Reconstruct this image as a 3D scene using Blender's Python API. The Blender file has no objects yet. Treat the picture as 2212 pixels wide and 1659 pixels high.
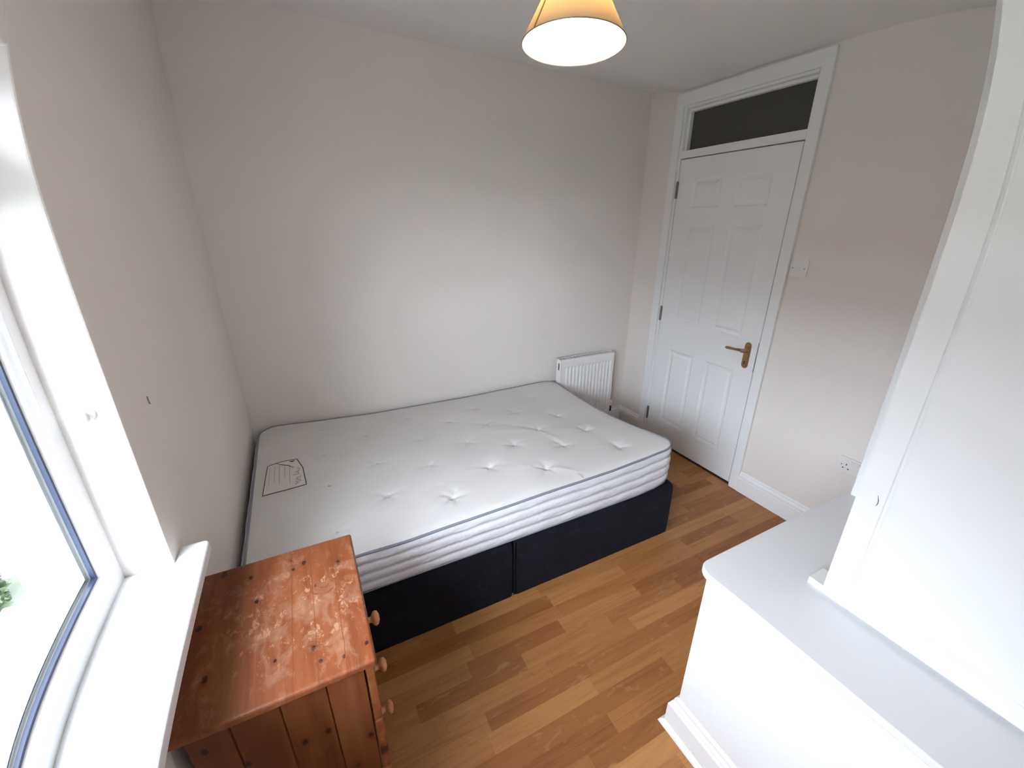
import bpy, math, random
from mathutils import Vector, Matrix
R = math.radians
SC = bpy.context.scene
COL = SC.collection

# ------------------------------------------------------------------ camera
CAM_POS = (0.3654, -2.5117, 1.5988)
YAW, PITCH, ROLL = -26.942, -21.120, 0.236
# lens: angle(r) = a1 r + a2 r^2 + a3 r^3 + a4 r^4, r = 1 at half the frame's width
LENS = (1.235731, -0.012441, -0.637471, 0.315460)
cd = bpy.data.cameras.new('camera')
cam = bpy.data.objects.new('camera', cd)
COL.objects.link(cam)
SC.camera = cam
cam.matrix_world = (Matrix.Translation(CAM_POS) @ Matrix.Rotation(R(YAW), 4, 'Z')
                    @ Matrix.Rotation(R(90 + PITCH), 4, 'X') @ Matrix.Rotation(R(ROLL), 4, 'Z'))
cd.sensor_fit = 'HORIZONTAL'
cd.sensor_width = 36.0
cd.lens = 14.5
cd.clip_start = 0.01
cd.type = 'PANO'
pc = cd.cycles if hasattr(cd, 'cycles') and hasattr(cd.cycles, 'panorama_type') else cd
pc.panorama_type = 'FISHEYE_LENS_POLYNOMIAL'
pc.fisheye_fov = R(179)
pc.fisheye_polynomial_k0 = 0.0
pc.fisheye_polynomial_k1 = -LENS[0] / 18.0
pc.fisheye_polynomial_k2 = -LENS[1] / 18.0 ** 2
pc.fisheye_polynomial_k3 = -LENS[2] / 18.0 ** 3
pc.fisheye_polynomial_k4 = -LENS[3] / 18.0 ** 4

# ------------------------------------------------------------------ world, light, exposure
SKY = 10.0
GLOW = 19.0
GLOW_DIR = (-0.78, -0.62, 0.38)
w = bpy.data.worlds.new('sky')
SC.world = w
w.use_nodes = True
bg = w.node_tree.nodes['Background']
bg.inputs[0].default_value = (0.80, 0.89, 1.0, 1)
# overcast sky: brighter towards the zenith
wt = w.node_tree
wtc = wt.nodes.new('ShaderNodeTexCoord'); wsx = wt.nodes.new('ShaderNodeSeparateXYZ'); wmr = wt.nodes.new('ShaderNodeMapRange')
wt.links.new(wtc.outputs['Generated'], wsx.inputs[0]); wt.links.new(wsx.outputs[2], wmr.inputs['Value'])
wmr.inputs['From Min'].default_value = 0.05; wmr.inputs['From Max'].default_value = 0.75
wmr.inputs['To Min'].default_value = SKY * 0.55; wmr.inputs['To Max'].default_value = SKY * 1.3
# the thin place in the cloud where the sun stands
wdt = wt.nodes.new('ShaderNodeVectorMath'); wdt.operation = 'DOT_PRODUCT'
wdt.inputs[1].default_value = Vector(GLOW_DIR).normalized()
wt.links.new(wtc.outputs['Generated'], wdt.inputs[0])
wgl = wt.nodes.new('ShaderNodeMapRange'); wgl.interpolation_type = 'SMOOTHSTEP'
wgl.inputs['From Min'].default_value = math.cos(R(50)); wgl.inputs['From Max'].default_value = math.cos(R(28))
wgl.inputs['To Min'].default_value = 0.0; wgl.inputs['To Max'].default_value = GLOW
wt.links.new(wdt.outputs['Value'], wgl.inputs['Value'])
wad = wt.nodes.new('ShaderNodeMath'); wad.operation = 'ADD'
wt.links.new(wmr.outputs[0], wad.inputs[0]); wt.links.new(wgl.outputs[0], wad.inputs[1])
wt.links.new(wad.outputs[0], bg.inputs[1])
SC.view_settings.view_transform = 'Standard'
SC.view_settings.look = 'None'
SC.view_settings.exposure = 0.10
SC.view_settings.gamma = 1.0
SC.view_settings.use_curve_mapping = False
SC.cycles.use_denoising = True
SC.cycles.use_adaptive_sampling = True
SC.cycles.adaptive_threshold = 0.03
SC.cycles.adaptive_min_samples = 48
SC.cycles.max_bounces = 10
SC.cycles.diffuse_bounces = 7
SC.cycles.glossy_bounces = 3
SC.cycles.sample_clamp_indirect = 8.0

# ------------------------------------------------------------------ room measures (metres)
L = 2.6955            # door wall
YF = -2.96            # wall behind the camera
YR, YR2 = -1.488, -2.80   # window reveal
ZS, ZH = 0.857, 1.872     # sill, window head
DY0, DY1 = -0.325, -1.090 # door leaf
XP, YP = 2.0535, -1.944   # partition by the wardrobe
XB, YB, HB = 1.2685, -1.962, 0.680


def ceil_z(x, y):
    t = min(max(x / L, 0), 1)
    zb = 2.50 - 0.075 * t
    u = min(-y / 0.3, 1) if y < 0 else 0
    return zb - 0.05 * t * u


# ------------------------------------------------------------------ materials
def mat(name, color, rough=0.6, metal=0.0, spec=0.5, bump=0.0, bscale=40.0, var=0.0, vscale=3.0):
    m = bpy.data.materials.new(name)
    m.use_nodes = True
    nt = m.node_tree
    b = nt.nodes['Principled BSDF']
    b.inputs['Base Color'].default_value = (*color, 1)
    b.inputs['Roughness'].default_value = rough
    b.inputs['Metallic'].default_value = metal
    b.inputs['Specular IOR Level'].default_value = spec
    tc = nt.nodes.new('ShaderNodeTexCoord')
    if bump:
        n = nt.nodes.new('ShaderNodeTexNoise')
        n.inputs['Scale'].default_value = bscale
        n.inputs['Detail'].default_value = 6
        bp = nt.nodes.new('ShaderNodeBump')
        bp.inputs['Strength'].default_value = bump
        bp.inputs['Distance'].default_value = 0.01
        nt.links.new(tc.outputs['Object'], n.inputs['Vector'])
        nt.links.new(n.outputs[0], bp.inputs['Height'])
        nt.links.new(bp.outputs[0], b.inputs['Normal'])
    if var:
        n = nt.nodes.new('ShaderNodeTexNoise')
        n.inputs['Scale'].default_value = vscale
        n.inputs['Detail'].default_value = 5
        r = nt.nodes.new('ShaderNodeValToRGB')
        r.color_ramp.elements[0].position = 0.3
        r.color_ramp.elements[1].position = 0.7
        r.color_ramp.elements[0].color = (*[c * (1 - var) for c in color], 1)
        r.color_ramp.elements[1].color = (*[min(1, c * (1 + var)) for c in color], 1)
        nt.links.new(tc.outputs['Object'], n.inputs['Vector'])
        nt.links.new(n.outputs[0], r.inputs[0])
        nt.links.new(r.outputs[0], b.inputs['Base Color'])
    return m


class NT:
    """small helper to write node trees"""
    def __init__(s, name):
        s.m = bpy.data.materials.new(name)
        s.m.use_nodes = True
        s.t = s.m.node_tree
        s.b = s.t.nodes['Principled BSDF']
        s.tc = s.t.nodes.new('ShaderNodeTexCoord')

    def new(s, kind, **kw):
        n = s.t.nodes.new(kind)
        for k, v in kw.items():
            setattr(n, k, v)
        return n

    def link(s, a, b):
        s.t.links.new(a, b)

    def math(s, op, a, b=None, c=None):
        n = s.new('ShaderNodeMath', operation=op)
        for i, v in enumerate((a, b, c)):
            if v is None:
                continue
            if isinstance(v, (int, float)):
                n.inputs[i].default_value = v
            else:
                s.link(v, n.inputs[i])
        return n.outputs[0]

    def mapping(s, scale, loc=(0, 0, 0), src=None):
        n = s.new('ShaderNodeMapping')
        n.inputs['Scale'].default_value = scale
        n.inputs['Location'].default_value = loc
        s.link(src or s.tc.outputs['Object'], n.inputs['Vector'])
        return n.outputs[0]

    def noise(s, vec, scale, detail=4, rough=0.5, dist=0.0):
        n = s.new('ShaderNodeTexNoise')
        n.inputs['Scale'].default_value = scale
        n.inputs['Detail'].default_value = detail
        n.inputs['Roughness'].default_value = rough
        n.inputs['Distortion'].default_value = dist
        s.link(vec, n.inputs['Vector'])
        return n.outputs[0]

    def ramp(s, fac, stops):
        n = s.new('ShaderNodeValToRGB')
        e = n.color_ramp.elements
        while len(e) < len(stops):
            e.new(0.5)
        for i, (p, c) in enumerate(stops):
            e[i].position = p
            e[i].color = (*c, 1) if len(c) == 3 else c
        s.link(fac, n.inputs[0])
        return n.outputs[0]

    def mix(s, fac, a, b, blend='MIX'):
        n = s.new('ShaderNodeMixRGB', blend_type=blend)
        for i, v in enumerate((fac, a, b)):
            if isinstance(v, (int, float)):
                n.inputs[i].default_value = v
            elif isinstance(v, tuple):
                n.inputs[i].default_value = (*v, 1)
            else:
                s.link(v, n.inputs[i])
        return n.outputs[0]

    def bump(s, h, strength=0.3, dist=0.005):
        n = s.new('ShaderNodeBump')
        n.inputs['Strength'].default_value = strength
        n.inputs['Distance'].default_value = dist
        s.link(h, n.inputs['Height'])
        s.link(n.outputs[0], s.b.inputs['Normal'])


def laminate_mat():
    n = NT('laminate_floor')
    sep = n.new('ShaderNodeSeparateXYZ')
    geo = n.new('ShaderNodeNewGeometry')
    n.link(geo.outputs['Position'], sep.inputs[0])
    W, LEN = 0.0655, 0.42
    row = n.math('FLOOR', n.math('DIVIDE', sep.outputs[1], W))
    wn = n.new('ShaderNodeTexWhiteNoise', noise_dimensions='1D')
    n.link(row, wn.inputs['W'])
    off = n.math('MULTIPLY', wn.outputs['Value'], 7.3)
    u = n.math('ADD', n.math('DIVIDE', sep.outputs[0], LEN), off)
    idx = n.math('FLOOR', u)
    comb = n.new('ShaderNodeCombineXYZ')
    n.link(idx, comb.inputs[0]); n.link(row, comb.inputs[1])
    wn2 = n.new('ShaderNodeTexWhiteNoise', noise_dimensions='3D')
    n.link(comb.outputs[0], wn2.inputs['Vector'])
    tone = n.ramp(wn2.outputs['Value'], [(0, (0.26, 0.098, 0.028)), (0.3, (0.315, 0.126, 0.038)), (0.62, (0.37, 0.160, 0.051)), (1, (0.44, 0.208, 0.072))])
    # grain stretched along the strips, shifted for every strip
    vadd = n.new('ShaderNodeVectorMath', operation='ADD')
    sc = n.new('ShaderNodeVectorMath', operation='SCALE')
    n.link(wn2.outputs['Color'], sc.inputs[0]); sc.inputs['Scale'].default_value = 9.0
    n.link(geo.outputs['Position'], vadd.inputs[0]); n.link(sc.outputs[0], vadd.inputs[1])
    v = n.mapping((1.6, 22, 1), src=vadd.outputs[0])
    g = n.noise(v, 2.2, 7, 0.62, 0.7)
    col = n.mix(0.55, tone, n.ramp(g, [(0.28, (0.55, 0.45, 0.36)), (0.5, (0.95, 0.92, 0.88)), (0.72, (1.15, 1.12, 1.05))]), 'MULTIPLY')
    v2 = n.mapping((3, 9, 1), src=vadd.outputs[0])
    fl = n.noise(v2, 3.0, 3, 0.5, 1.5)
    col = n.mix(n.ramp(fl, [(0.60, (0, 0, 0)), (0.74, (0.5, 0.5, 0.5))]), col, (0.42, 0.23, 0.11))
    # joints between boards of three strips
    fy = n.math('FRACT', n.math('DIVIDE', sep.outputs[1], W * 3))
    ly = n.math('LESS_THAN', n.math('ABSOLUTE', n.math('SUBTRACT', fy, 0.5)), 0.004)
    fx = n.math('FRACT', u)
    lx = n.math('LESS_THAN', fx, 0.003)
    seam = n.math('MAXIMUM', ly, lx)
    col = n.mix(n.math('MULTIPLY', seam, 0.45), col, (0.10, 0.035, 0.012))
    n.link(col, n.b.inputs['Base Color'])
    n.b.inputs['Roughness'].default_value = 0.42
    n.b.inputs['Specular IOR Level'].default_value = 0.35
    n.bump(n.math('MULTIPLY', seam, -1.0), 0.15, 0.002)
    return n.m


KNOTS = ((0.373, -1.780, 0.0042), (0.224, -1.434, 0.0030), (0.341, -1.498, 0.0055), (0.255, -1.458, 0.0050), (0.278, -1.779, 0.0038), (0.265, -1.741, 0.0052), (0.146, -1.544, 0.0045),
         (0.127, -1.452, 0.0045), (0.324, -1.790, 0.0034), (0.190, -1.735, 0.0030), (0.278, -1.556, 0.0032), (0.063, -1.409, 0.0070), (0.029, -1.572, 0.0065), (0.059, -1.716, 0.0060), (0.228, -1.470, 0.0040))


def pine_mat(name, axis, seams, worn=False, knots=8.0, seed=0.0, dark=1.0, plane=(0, 2)):
    """stained pine: grain runs along 'axis' (0 x, 1 y, 2 z); seams = plank joints (world coordinate, other axis x)"""
    n = NT(name)
    geo = n.new('ShaderNodeNewGeometry')
    P = geo.outputs['Position']
    s = [14, 14, 14]; s[axis] = 1.1
    v = n.mapping(tuple(s), (seed, seed * 2, seed * 3), src=P)
    sep = n.new('ShaderNodeSeparateXYZ'); n.link(P, sep.inputs[0])
    s2 = [5, 5, 5]; s2[axis] = 2.0
    vw = n.mapping(tuple(s2), (seed, 1.7, seed), src=P)
    warp = n.noise(vw, 1.6, 2)
    g1 = n.noise(v, 1.7, 7, 0.6, 0.9)
    c1 = (0.100 * dark, 0.024 * dark, 0.008 * dark)
    c2 = (0.185 * dark, 0.053 * dark, 0.017 * dark)
    c3 = (0.26 * dark, 0.096 * dark, 0.036 * dark)
    col = n.ramp(g1, [(0.28, c1), (0.5, c2), (0.75, c3)])
    col = n.mix(n.ramp(warp, [(0.35, (0.6,) * 3), (0.65, (0,) * 3)]), col, (0.15 * dark, 0.040 * dark, 0.013 * dark))
    # knots
    if worn:
        kn = halo = None
        wob = n.noise(n.mapping((90, 90, 90), src=P), 1.0, 2)
        for (kx, ky, kr) in KNOTS:
            dx = n.math('SUBTRACT', sep.outputs[0], kx)
            dy = n.math('MULTIPLY', n.math('SUBTRACT', sep.outputs[1], ky), 0.7)
            dk = n.math('SQRT', n.math('ADD', n.math('MULTIPLY', dx, dx), n.math('MULTIPLY', dy, dy)))
            dk = n.math('ADD', n.math('DIVIDE', dk, kr), n.math('MULTIPLY', n.math('SUBTRACT', wob, 0.5), 1.2))
            k1 = n.math('LESS_THAN', dk, 1.0)
            h1 = n.math('MAXIMUM', n.math('MULTIPLY', n.math('SUBTRACT', 3.2, dk), 0.22), 0.0)
            kn = k1 if kn is None else n.math('MAXIMUM', kn, k1)
            halo = h1 if halo is None else n.math('MAXIMUM', halo, h1)
    else:
        cb = n.new('ShaderNodeCombineXYZ')
        n.link(n.math('MULTIPLY', sep.outputs[plane[0]], knots), cb.inputs[0])
        n.link(n.math('MULTIPLY', sep.outputs[plane[1]], knots * 0.62), cb.inputs[1])
        vo = n.new('ShaderNodeTexVoronoi', voronoi_dimensions='2D')
        vo.inputs['Scale'].default_value = 1.0
        n.link(n.mapping((1, 1, 1), (seed * 1.3, seed, 0), src=cb.outputs[0]), vo.inputs['Vector'])
        wob = n.noise(n.mapping((60, 60, 60), src=P), 1.0, 2)
        d = n.math('ADD', vo.outputs['Distance'], n.math('MULTIPLY', n.math('SUBTRACT', wob, 0.5), 0.08))
        sel = n.new('ShaderNodeSeparateColor'); n.link(vo.outputs['Color'], sel.inputs[0])
        on = n.math('GREATER_THAN', sel.outputs[0], 0.4)
        kn = n.math('MULTIPLY', n.ramp(d, [(0.05, (1,) * 3), (0.10, (0,) * 3)]), on)
        halo = n.math('MULTIPLY', n.ramp(d, [(0.08, (0.6,) * 3), (0.24, (0,) * 3)]), on)
    col = n.mix(halo, col, (0.12 * dark, 0.028 * dark, 0.010 * dark))
    col = n.mix(kn, col, (0.035 * dark, 0.009 * dark, 0.005 * dark))
    if worn:
        # bleached, water-marked varnish in the middle of the top
        vm = n.mapping((1, 1, 1), src=P)
        d2 = n.new('ShaderNodeVectorMath', operation='DISTANCE')
        mp = n.mapping((1 / 0.19, 1 / 0.17, 0.0), (-0.237 / 0.19, 1.615 / 0.17, 0.0), src=P)
        n.link(mp, d2.inputs[0]); d2.inputs[1].default_value = (0, 0, 0)
        rad = n.math('SUBTRACT', 1.15, d2.outputs['Value'])
        bl = n.noise(n.mapping((22, 13, 20), src=P), 1.0, 8, 0.68, 0.6)
        wm = n.math('ADD', n.math('MULTIPLY', rad, 0.42), n.math('SUBTRACT', bl, 0.52))
        wmr = n.ramp(n.math('ADD', n.math('MULTIPLY', rad, 0.16), n.math('MULTIPLY', n.math('SUBTRACT', bl, 0.52), 2.6)), [(0.0, (0,) * 3), (0.12, (0.22,) * 3), (0.50, (0.62,) * 3)])
        col = n.mix(wmr, col, (0.27, 0.150, 0.092))
        sp = n.noise(n.mapping((55, 30, 40), src=P), 1.0, 6, 0.7, 0.4)
        col = n.mix(n.math('MULTIPLY', n.ramp(sp, [(0.56, (0,) * 3), (0.62, (0.75,) * 3)]), n.ramp(d2.outputs['Value'], [(0.6, (1,) * 3), (1.0, (0.25,) * 3)])), col, (0.34, 0.185, 0.10))
        # fine cracks along the glue joints
        for xs, amp in ((0.224, 0.5), (0.327, 0.8), (0.272, 0.25)):
            wv = n.math('MULTIPLY', n.math('SUBTRACT', n.noise(n.mapping((0, 18, 0), (0, xs * 9, 0), src=P), 1.0, 3), 0.5), 0.018 * amp)
            dd = n.math('ABSOLUTE', n.math('SUBTRACT', n.math('ADD', sep.outputs[0], wv), xs))
            cr = n.math('MULTIPLY', n.math('LESS_THAN', dd, 0.0010), 0.6)
            col = n.mix(cr, col, (0.13, 0.03, 0.01))
    for sx_ in seams:
        dd = n.math('ABSOLUTE', n.math('SUBTRACT', sep.outputs[0], sx_))
        col = n.mix(n.math('MULTIPLY', n.math('LESS_THAN', dd, 0.0012), 0.8), col, (0.07, 0.014, 0.006))
    n.link(col, n.b.inputs['Base Color'])
    n.b.inputs['Roughness'].default_value = 0.45
    n.b.inputs['Specular IOR Level'].default_value = 0.3
    n.bump(g1, 0.12, 0.002)
    return n.m


def emis(name, color, strength):
    m = bpy.data.materials.new(name)
    m.use_nodes = True
    b = m.node_tree.nodes['Principled BSDF']
    b.inputs['Base Color'].default_value = (*color, 1)
    b.inputs['Emission Color'].default_value = (*color, 1)
    b.inputs['Emission Strength'].default_value = strength
    return m


def glass_mat(name, tint=(1, 1, 1), refl=0.06, rough=0.0):
    m = bpy.data.materials.new(name)
    m.use_nodes = True
    nt = m.node_tree
    nt.nodes.clear()
    o = nt.nodes.new('ShaderNodeOutputMaterial')
    t = nt.nodes.new('ShaderNodeBsdfTransparent'); t.inputs[0].default_value = (*tint, 1)
    g = nt.nodes.new('ShaderNodeBsdfGlossy'); g.inputs['Roughness'].default_value = rough
    mx = nt.nodes.new('ShaderNodeMixShader')
    fr = nt.nodes.new('ShaderNodeLayerWeight'); fr.inputs[0].default_value = 0.5
    pw5 = nt.nodes.new('ShaderNodeMath'); pw5.operation = 'POWER'; pw5.inputs[1].default_value = 5.0
    ml = nt.nodes.new('ShaderNodeMath'); ml.operation = 'MULTIPLY_ADD'; ml.inputs[1].default_value = 0.7; ml.inputs[2].default_value = refl * 0.6
    nt.links.new(fr.outputs['Facing'], pw5.inputs[0])
    nt.links.new(pw5.outputs[0], ml.inputs[0])
    nt.links.new(ml.outputs[0], mx.inputs[0])
    nt.links.new(t.outputs[0], mx.inputs[1]); nt.links.new(g.outputs[0], mx.inputs[2])
    nt.links.new(mx.outputs[0], o.inputs[0])
    return m


def shade_mat(name='cream_card_shade', base=(0.86, 0.66, 0.40), through=(1.0, 0.83, 0.58), amount=0.50):
    n = NT(name)
    n.b.inputs['Base Color'].default_value = (*base, 1)
    n.b.inputs['Roughness'].default_value = 0.7
    tr = n.new('ShaderNodeBsdfTranslucent'); tr.inputs[0].default_value = (*through, 1)
    mx = n.new('ShaderNodeMixShader'); mx.inputs[0].default_value = amount
    out = n.t.nodes['Material Output']
    n.link(n.b.outputs[0], mx.inputs[1]); n.link(tr.outputs[0], mx.inputs[2]); n.link(mx.outputs[0], out.inputs[0])
    return n.m


M = dict(
    wall=mat('cream_wall_paint', (0.775, 0.73, 0.695), 0.75, bump=0.05, bscale=60, var=0.012, vscale=2),
    ceiling=mat('ceiling_paint', (0.78, 0.765, 0.75), 0.85, bump=0.04, bscale=70),
    white=mat('white_gloss_paint', (0.82, 0.83, 0.84), 0.35, bump=0.02, bscale=30),
    box=mat('white_emulsion', (0.77, 0.775, 0.78), 0.55, bump=0.03, bscale=25),
    ledge=mat('pale_grey_laminate', (0.70, 0.70, 0.715), 0.45),
    upvc=mat('white_upvc', (0.88, 0.89, 0.90), 0.25),
    gasket=mat('window_gasket', (0.02, 0.03, 0.07), 0.5),
    radiator=mat('radiator_enamel', (0.84, 0.84, 0.84), 0.3),
    plastic=mat('white_plastic', (0.76, 0.75, 0.74), 0.35),
    hole=mat('dark_recess', (0.02, 0.02, 0.02), 0.8),
    brass=mat('worn_brass', (0.42, 0.26, 0.13), 0.28, metal=1.0, bump=0.03, bscale=80),
    hinge=mat('tarnished_steel', (0.22, 0.21, 0.19), 0.4, metal=0.9),
    chrome=mat('chrome', (0.7, 0.7, 0.7), 0.15, metal=1.0),
    black=mat('black_plastic', (0.02, 0.018, 0.015), 0.5),
    ticking=mat('mattress_ticking', (0.70, 0.685, 0.68), 0.85, bump=0.15, bscale=220, var=0.03, vscale=5),
    border=mat('mattress_border', (0.70, 0.71, 0.75), 0.8, bump=0.35, bscale=60),
    piping=mat('grey_piping', (0.22, 0.23, 0.28), 0.6),
    tuft=mat('felt_tuft', (0.62, 0.62, 0.64), 0.9),
    label=mat('cream_woven_label', (0.72, 0.70, 0.68), 0.7),
    ink=mat('label_ink', (0.05, 0.045, 0.045), 0.7),
    inkgrey=mat('label_small_print', (0.42, 0.40, 0.39), 0.7),
    floor=laminate_mat(),
    pine_top=pine_mat('worn_pine_top', 1, [], worn=True, knots=13.0, seed=0.7),
    pine_side=pine_mat('pine_side_boards', 2, [], knots=13.0, seed=2.3, dark=0.72),
    pine_front=pine_mat('pine_drawer_front', 1, [], knots=9.0, seed=4.1, dark=1.1, plane=(1, 2)),
    pine_knob=mat('turned_pine_knob', (0.62, 0.27, 0.11), 0.35, var=0.12, vscale=60),
    shade=shade_mat(),
    door_gap=mat('door_gap_shade', (0.06, 0.022, 0.010), 0.6),
    lining=shade_mat('white_shade_lining', (0.92, 0.90, 0.86), (1.0, 0.92, 0.80), 0.55),
    bulb=emis('lamp_bulb', (1.0, 0.95, 0.88), 40.0),
    glass=glass_mat('window_glass'),
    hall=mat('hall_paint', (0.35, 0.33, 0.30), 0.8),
    brick=mat('outside_render', (0.75, 0.74, 0.72), 0.9),
    nwall=mat('white_rendered_house_wall', (0.80, 0.80, 0.78), 0.9),
    brickwall=mat('brown_brick_house_wall', (0.20, 0.14, 0.11), 0.9, var=0.15, vscale=6),
    slate=mat('slate_roof', (0.10, 0.10, 0.11), 0.8),
    patio=mat('pale_patio', (0.55, 0.56, 0.56), 0.9, var=0.1, vscale=2),
    teal=mat('turquoise_mat', (0.028, 0.045, 0.046), 0.9),
    leaf=mat('hedge_leaf', (0.065, 0.10, 0.045), 0.7, var=0.5, vscale=9),
    grass=mat('lawn', (0.16, 0.18, 0.14), 0.9, var=0.3, vscale=3),
)


def velvet_mat():
    n = NT('black_navy_fabric')
    f = n.noise(n.mapping((3, 3, 3)), 3.0, 6, 0.7)
    dust = n.noise(n.mapping((9, 9, 14), (3, 1, 2)), 4.0, 7, 0.75)
    c = n.ramp(f, [(0.3, (0.003, 0.003, 0.006)), (0.7, (0.007, 0.0075, 0.014))])
    c = n.mix(n.ramp(dust, [(0.54, (0, 0, 0)), (0.80, (0.42, 0.42, 0.42))]), c, (0.055, 0.060, 0.080))
    lint = n.new('ShaderNodeTexVoronoi'); lint.inputs['Scale'].default_value = 9.0
    n.link(n.tc.outputs['Object'], lint.inputs['Vector'])
    c = n.mix(n.ramp(lint.outputs['Distance'], [(0.022, (0.8,) * 3), (0.032, (0,) * 3)]), c, (0.45, 0.45, 0.46))
    n.link(c, n.b.inputs['Base Color'])
    n.b.inputs['Roughness'].default_value = 0.85
    n.b.inputs['Specular IOR Level'].default_value = 0.2
    n.b.inputs['Sheen Weight'].default_value = 0.06
    n.b.inputs['Sheen Tint'].default_value = (0.5, 0.55, 0.8, 1)
    return n.m


def fanlight_mat():
    n = NT('obscured_glass')
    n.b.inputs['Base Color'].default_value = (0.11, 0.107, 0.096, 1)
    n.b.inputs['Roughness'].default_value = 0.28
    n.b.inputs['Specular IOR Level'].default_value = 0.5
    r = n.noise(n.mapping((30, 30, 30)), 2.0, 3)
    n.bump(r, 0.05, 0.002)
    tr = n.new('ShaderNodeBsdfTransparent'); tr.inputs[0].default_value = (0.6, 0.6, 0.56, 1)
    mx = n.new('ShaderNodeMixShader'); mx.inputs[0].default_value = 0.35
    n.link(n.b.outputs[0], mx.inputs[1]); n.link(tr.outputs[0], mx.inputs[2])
    n.link(mx.outputs[0], n.t.nodes['Material Output'].inputs[0])
    return n.m


M['velvet'] = velvet_mat()
M['fanlight'] = fanlight_mat()


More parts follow.
